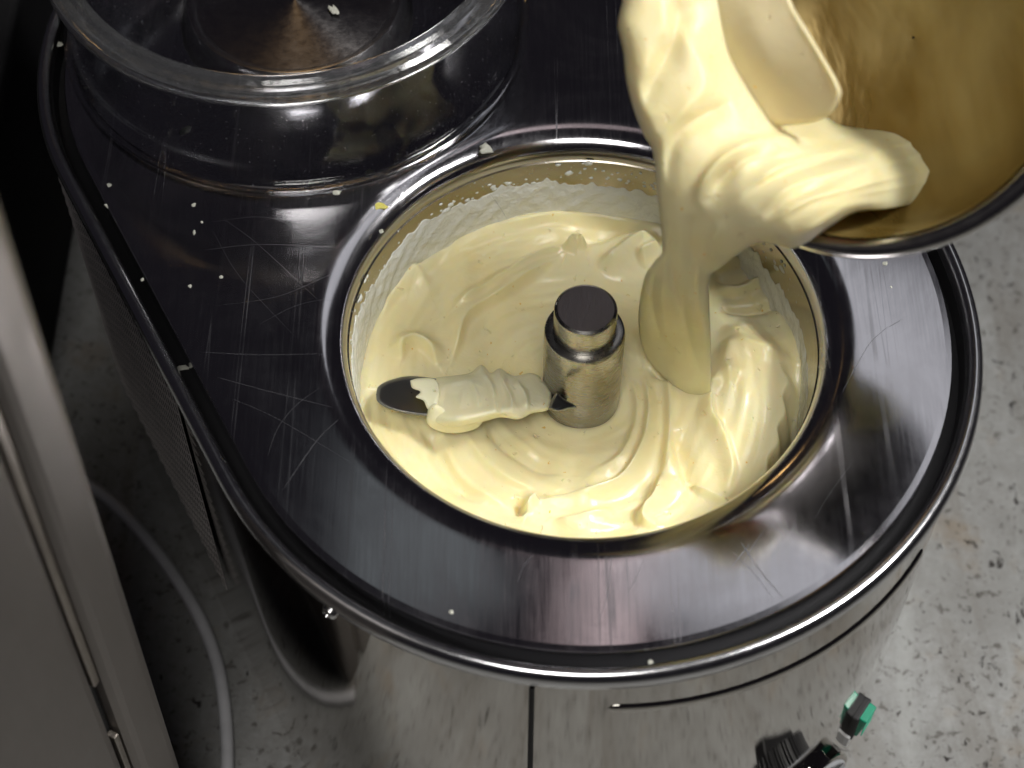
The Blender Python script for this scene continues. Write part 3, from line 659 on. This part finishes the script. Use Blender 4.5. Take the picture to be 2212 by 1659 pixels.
pf = [([(1455, -40), (1462, 60), (1440, 120), (1410, 180), (1388, 250)], -3.2, 18, 26),
      ([(1440, 20), (1452, 48), (1490, 98), (1522, 150), (1518, 195), (1470, 245), (1440, 300)], 2.4, 34, 20),
      ([(1590, 215), (1520, 250), (1470, 285), (1445, 345), (1440, 420)], -3.0, 14, 22),
      ([(1800, 303), (1720, 298), (1657, 299), (1600, 316), (1555, 345), (1520, 390), (1508, 430), (1530, 468)], 4.5, 9, 24),
      ([(1700, 335), (1620, 345), (1560, 385), (1535, 430)], -2.5, 12, 12),
      ([(1571, 392), (1625, 350), (1700, 330), (1786, 318)], 2.2, 8, 14),
      ([(1609, 418), (1660, 375), (1722, 347), (1898, 305)], 2.6, 8, 14),
      ([(1641, 460), (1690, 415), (1754, 386), (1947, 330)], 2.2, 8, 16),
      ([(1657, 490), (1720, 445), (1786, 418), (1979, 375)], 2.0, 8, 16),
      ([(1590, 440), (1650, 395), (1740, 362), (1850, 330)], -1.8, 9, 9),
      ([(1640, 480), (1710, 430), (1800, 395)], -1.6, 9, 9),
      ([(1850, 345), (1930, 318), (2060, 285)], 1.3, 5, 9), ([(1860, 375), (1950, 345), (2085, 310)], 1.4, 5, 10), ([(1850, 400), (1950, 378), (2095, 345)], 1.5, 6, 10), ([(1840, 425), (1940, 405), (2080, 380)], 1.3, 5, 9),
      ([(1718, 522), (1786, 478), (1850, 446), (1947, 440)], 3.0, 10, 10),
      ([(1440, 560), (1430, 640), (1440, 720), (1470, 800)], 2.2, 10, 16),
      ([(1400, 590), (1388, 662), (1412, 760), (1463, 812)], 2.0, 6, 12),
      ([(1475, 600), (1480, 680), (1498, 760), (1526, 840)], -2.4, 12, 9),
      ([(1528, 600), (1524, 680), (1528, 760), (1533, 850)], 2.6, 7, 7),
      ([(1500, 460), (1490, 520), (1500, 580)], -1.5, 18, 18), ([(1455, 480), (1450, 560), (1462, 640), (1490, 720)], -2.0, 8, 12), ([(1420, 560), (1408, 640), (1425, 720), (1460, 780)], -1.8, 6, 6), ([(1510, 560), (1508, 640), (1515, 720)], 1.6, 5, 9),
      ([(1560, 470), (1540, 530), (1535, 590)], 1.8, 12, 16),
      ([(1360, 150), (1385, 230), (1420, 320), (1440, 420)], 1.6, 12, 24)]
pour = relief('pouring_cream', poly, ctrl, pf, M_cream_shaded, step=3.0, thick=.0095, edge=60, back=.6, wob=.0005, tmul=lambda X, Y: (1 - .93 * sm(1850, 2060, X)) * (1 - .62 * sm(600, 800, Y)))
tag(pour, 'thick pale cream stream folding over the tilted bowl rim into the machine', 'cream stream')

# ------------------------------------------------------------------ spatula
sp_ = relief('spatula', [(1455, -90), (1462, 30), (1500, 120), (1545, 190), (1590, 235), (1660, 268), (1735, 268), (1785, 254), (1806, 232), (1818, 205), (1812, 180), (1790, 140), (1752, 76), (1715, 15), (1660, -90)],
    [(1460, -80, .668), (1660, -80, .648), (1500, 120, .670), (1810, 200, .640), (1740, 262, .652), (1600, 250, .672), (1715, 15, .644), (1620, 80, .653)],
    [([(1690, -40), (1725, 34), (1765, 100), (1798, 160), (1808, 200), (1790, 240)], 1.4, 9, 9), ([(1500, -60), (1530, 40), (1570, 120)], -1.6, 26, 26), ([(1600, -20), (1650, 100), (1690, 200)], .8, 40, 40)],
    cream('cream_coated_silicone', (0.72, 0.62, 0.38), rough=.4), step=3.0, thick=.0022, edge=16, back=1.0, sm_poly=5)
tag(sp_, 'flat cream coated spatula blade pushing cream out of the tilted bowl', 'spatula')

# ------------------------------------------------------------------ power cord on the table
cz = TZ + .0036
P = catmull([at_z(x, y, cz) for x, y in [(60, 1010), (150, 1030), (235, 1078), (330, 1180), (418, 1310), (468, 1430), (488, 1560), (490, 1700), (480, 1850)]], 10)
tag(rings('power_cord', tube(P, .0034, 14), M_cord, cap0=True, cap1=True), 'grey power cord curving across the table beside the steel cabinet', 'cord')

# ------------------------------------------------------------------ steel cabinet at left
cab = empty('steel_cabinet', (-.3, -.15, TZ)); tag(cab, 'tall satin steel cabinet with a vertical door gap at the left edge', 'cabinet')
def cbc(o): o.location = (.3, .15, -TZ); return o
cor = at_z(400, 1659, TZ)[:2]; cor = C[:2] + (cor - C[:2]) * .88
wv = np.array([-.42, -.907]); wv /= np.hypot(*wv)          # along the visible side, towards the viewer
nv = np.array([-wv[1], wv[0]]); nv = nv if nv @ (C[:2] - cor) > 0 else -nv
def wall_s(x, y):
    d = ray(x, y); A_ = np.array([[wv[0], -d[0]], [wv[1], -d[1]]]); s_, t_ = np.linalg.solve(A_, C[:2] - cor); return s_, C[2] + t_ * d[2]
def slab(name, s0, s1, d0, d1, mat, bev, z0=TZ, z1=.34):
    c_ = cor + wv * (s0 + s1) / 2 - nv * (d0 + d1) / 2
    rot = Matrix(((wv[0], nv[0], 0), (wv[1], nv[1], 0), (0, 0, 1)))
    if rot.determinant() < 0: rot = Matrix(((-wv[0], nv[0], 0), (-wv[1], nv[1], 0), (0, 0, 1)))
    return cbc(box(name, (c_[0], c_[1], (z0 + z1) / 2), (abs(s1 - s0) / 2, abs(d1 - d0) / 2, (z1 - z0) / 2), mat, cab, rot=rot, bev=bev))
sa, _ = wall_s(292, 1659); sb, _ = wall_s(268, 1659); _, zs = wall_s(210, 1470); _, zh = wall_s(262, 1585); _, zh2 = wall_s(285, 1659)
slab('side_post', 0, sa, 0, .10, M_cab, .006)
slab('door_panel', sb, sb + .30, 0, .10, M_cab, .005)
slab('door_gap', sa - .002, sb + .002, .007, .05, M_gap, 0)
slab('door_strip', sa + (sb - sa) * .25, sb - (sb - sa) * .05, .001, .0065, M_strip, .0008, z0=zs)
slab('hinge_pin', sa + (sb - sa) * .2, sa + (sb - sa) * .75, .002, .0065, M_strip, .0005, z0=TZ + .01, z1=zh)

zc_ = C[2] + ray(400, 1659)[2] * np.linalg.norm(cor - C[:2]) / np.linalg.norm(ray(400, 1659)[:2]); Lp = Vector((cor[0], cor[1], zc_)); lean = Matrix.Rotation(math.radians(2.6), 4, Vector(tuple(F)))
cab.matrix_world = Matrix.Translation(Lp) @ lean @ Matrix.Translation(-Lp) @ Matrix.Translation(Vector((-.3, -.15, TZ)))

# ------------------------------------------------------------------ plain black box added to keep the left rear dark
sb_ = empty('dark_filler_box', (-.5, .5, TZ)); tag(sb_, 'plain black box added to darken the space beside the rear end of the machine', 'box')
M_box = plain('matt_black_filler', (0.010, 0.010, 0.011), .7, spec=.15, bn=(300, .0004))
for nm, c_, h_ in (('filler_base', (-.515, .50, -.185), (.213, .395, .083)), ('filler_top', (-.515, .50, -.094), (.2165, .3985, .0078))):
    o = box(nm, c_, h_, M_box, sb_, bev=.004); o.location = (.5, -.5, -TZ)

# ------------------------------------------------------------------ dried splashes
def fleck(x, y, s, mat, label, z=-.003, el=1.0, ang=0.0, group=None):
    c_ = at_z(x, y, z); n = 12; out = []
    rs = 1 + .35 * rng.standard_normal(n) * .6; rs = np.clip(rs, .5, 1.5)
    for k, (r_, h_) in enumerate(((1, 0), (.92, .18), (.6, .36), (.02, .42))):
        tt = np.linspace(0, 2 * np.pi, n, endpoint=False)
        px = s * r_ * rs * np.cos(tt) * el; py = s * r_ * rs * np.sin(tt)
        q = np.stack([px * math.cos(ang) - py * math.sin(ang), px * math.sin(ang) + py * math.cos(ang), np.full(n, h_ * s * .9)], -1)
        out.append(q)
    o = rings('cream_fleck', out, mat); o.location = tuple(c_)
    tag(o, label, 'cream fleck', group or 'dried cream flecks on the deck'); return o
fleck(722, 22, .0016, M_foam, 'long torn white flake stuck on the lid hub', z=.0126, el=2.3, ang=-1.1)
fleck(1048, 322, .0032, M_foam, 'largest pale splash on the far left of the bowl lip', z=-.003)
fleck(565, 0, .0001, M_foam, 'x') if False else None
fleck(820, 445, .0020, M_zest, 'yellow crumb on the bowl lip nearest the lid', z=-.004, el=1.7, ang=.2)
fleck(1334, 376, .0024, M_zest, 'yellow-white blob on the far bowl wall by the stream', z=-.028, el=1.2)
fleck(1196, 380, .0028, M_foam, 'glossy white clot at the top edge of the wall film', z=-.028, el=2.0)
fleck(1010, 357, .0020, M_zest, 'yellow crumb just below the largest lip splash', z=-.012)
fleck(682, 397, .0024, M_foam, 'white crumb on the near edge of the lid foot', el=1.5, ang=.3)
fleck(797, 373, .0020, M_foam, 'white crumb on the lid foot towards the bowl')
fleck(728, 416, .0016, M_foam, 'small white drop just in front of the lid foot', el=1.4)
fleck(393, 795, .0014, M_foam, 'white flake in the left channel beside the grille', z=-.0145, el=1.8, ang=.1)
fleck(240, 443, .0022, M_foam, 'white crumb on the left deck edge beside the lid', z=-.004)
fleck(400, 281, .0018, M_foam, 'slanted white crumb under the clear lid', el=2.0, ang=.7)
fleck(420, 502, .0014, M_foam, 'curved white sliver on the dark deck left of the bowl', el=.5)
DOTS = [(418, 443, .0011, 'round white dot left of the curved sliver, uppermost of three on the dark deck'), (436, 480, .0007, 'tiny white speck just above the curved sliver on the deck'),
    (478, 598, .0010, 'white dot on the dark deck nearest the left of the bowl lip'), (410, 618, .0009, 'white dot low on the dark deck left of the bowl'),
    (236, 400, .0012, 'pale dot in the left channel above the crumb on the deck edge'), (308, 604, .0008, 'white dot on the left deck edge halfway down the straight side'),
    (530, 207, .0013, 'white dot just in front of the lid rim'), (1912, 570, .0012, 'white dot on the right deck just under the tilted bowl'),
    (1925, 620, .0006, 'tiny white speck on the right deck below the larger dot'), (975, 1322, .0009, 'white dot on the front deck left of the centre'),
    (222, 520, .0011, 'white dot on the left rim above the grille'), (290, 660, .0007, 'tiny speck on the left rim beside the grille'),
    (130, 96, .0015, 'pale crumb in the rear left channel beside the lid'), (122, 25, .0018, 'pale crumb in the channel at the top left corner'),
    (190, 190, .0010, 'faint dot on the deck at the left foot of the lid'), (824, 500, .0012, 'white drop on the left part of the bowl lip'),
    (1405, 1430, .0009, 'white dot in the dark channel at the front of the machine')]
for x, y, s_, lb in DOTS:
    fleck(x, y, s_, M_foam, lb, group='tiny dried cream dots', el=.9)

# ------------------------------------------------------------------ render settings
S.render.engine = 'CYCLES'; S.cycles.max_bounces = 10; S.cycles.transmission_bounces = 10; S.cycles.glossy_bounces = 6
S.cycles.caustics_reflective = False; S.cycles.caustics_refractive = False
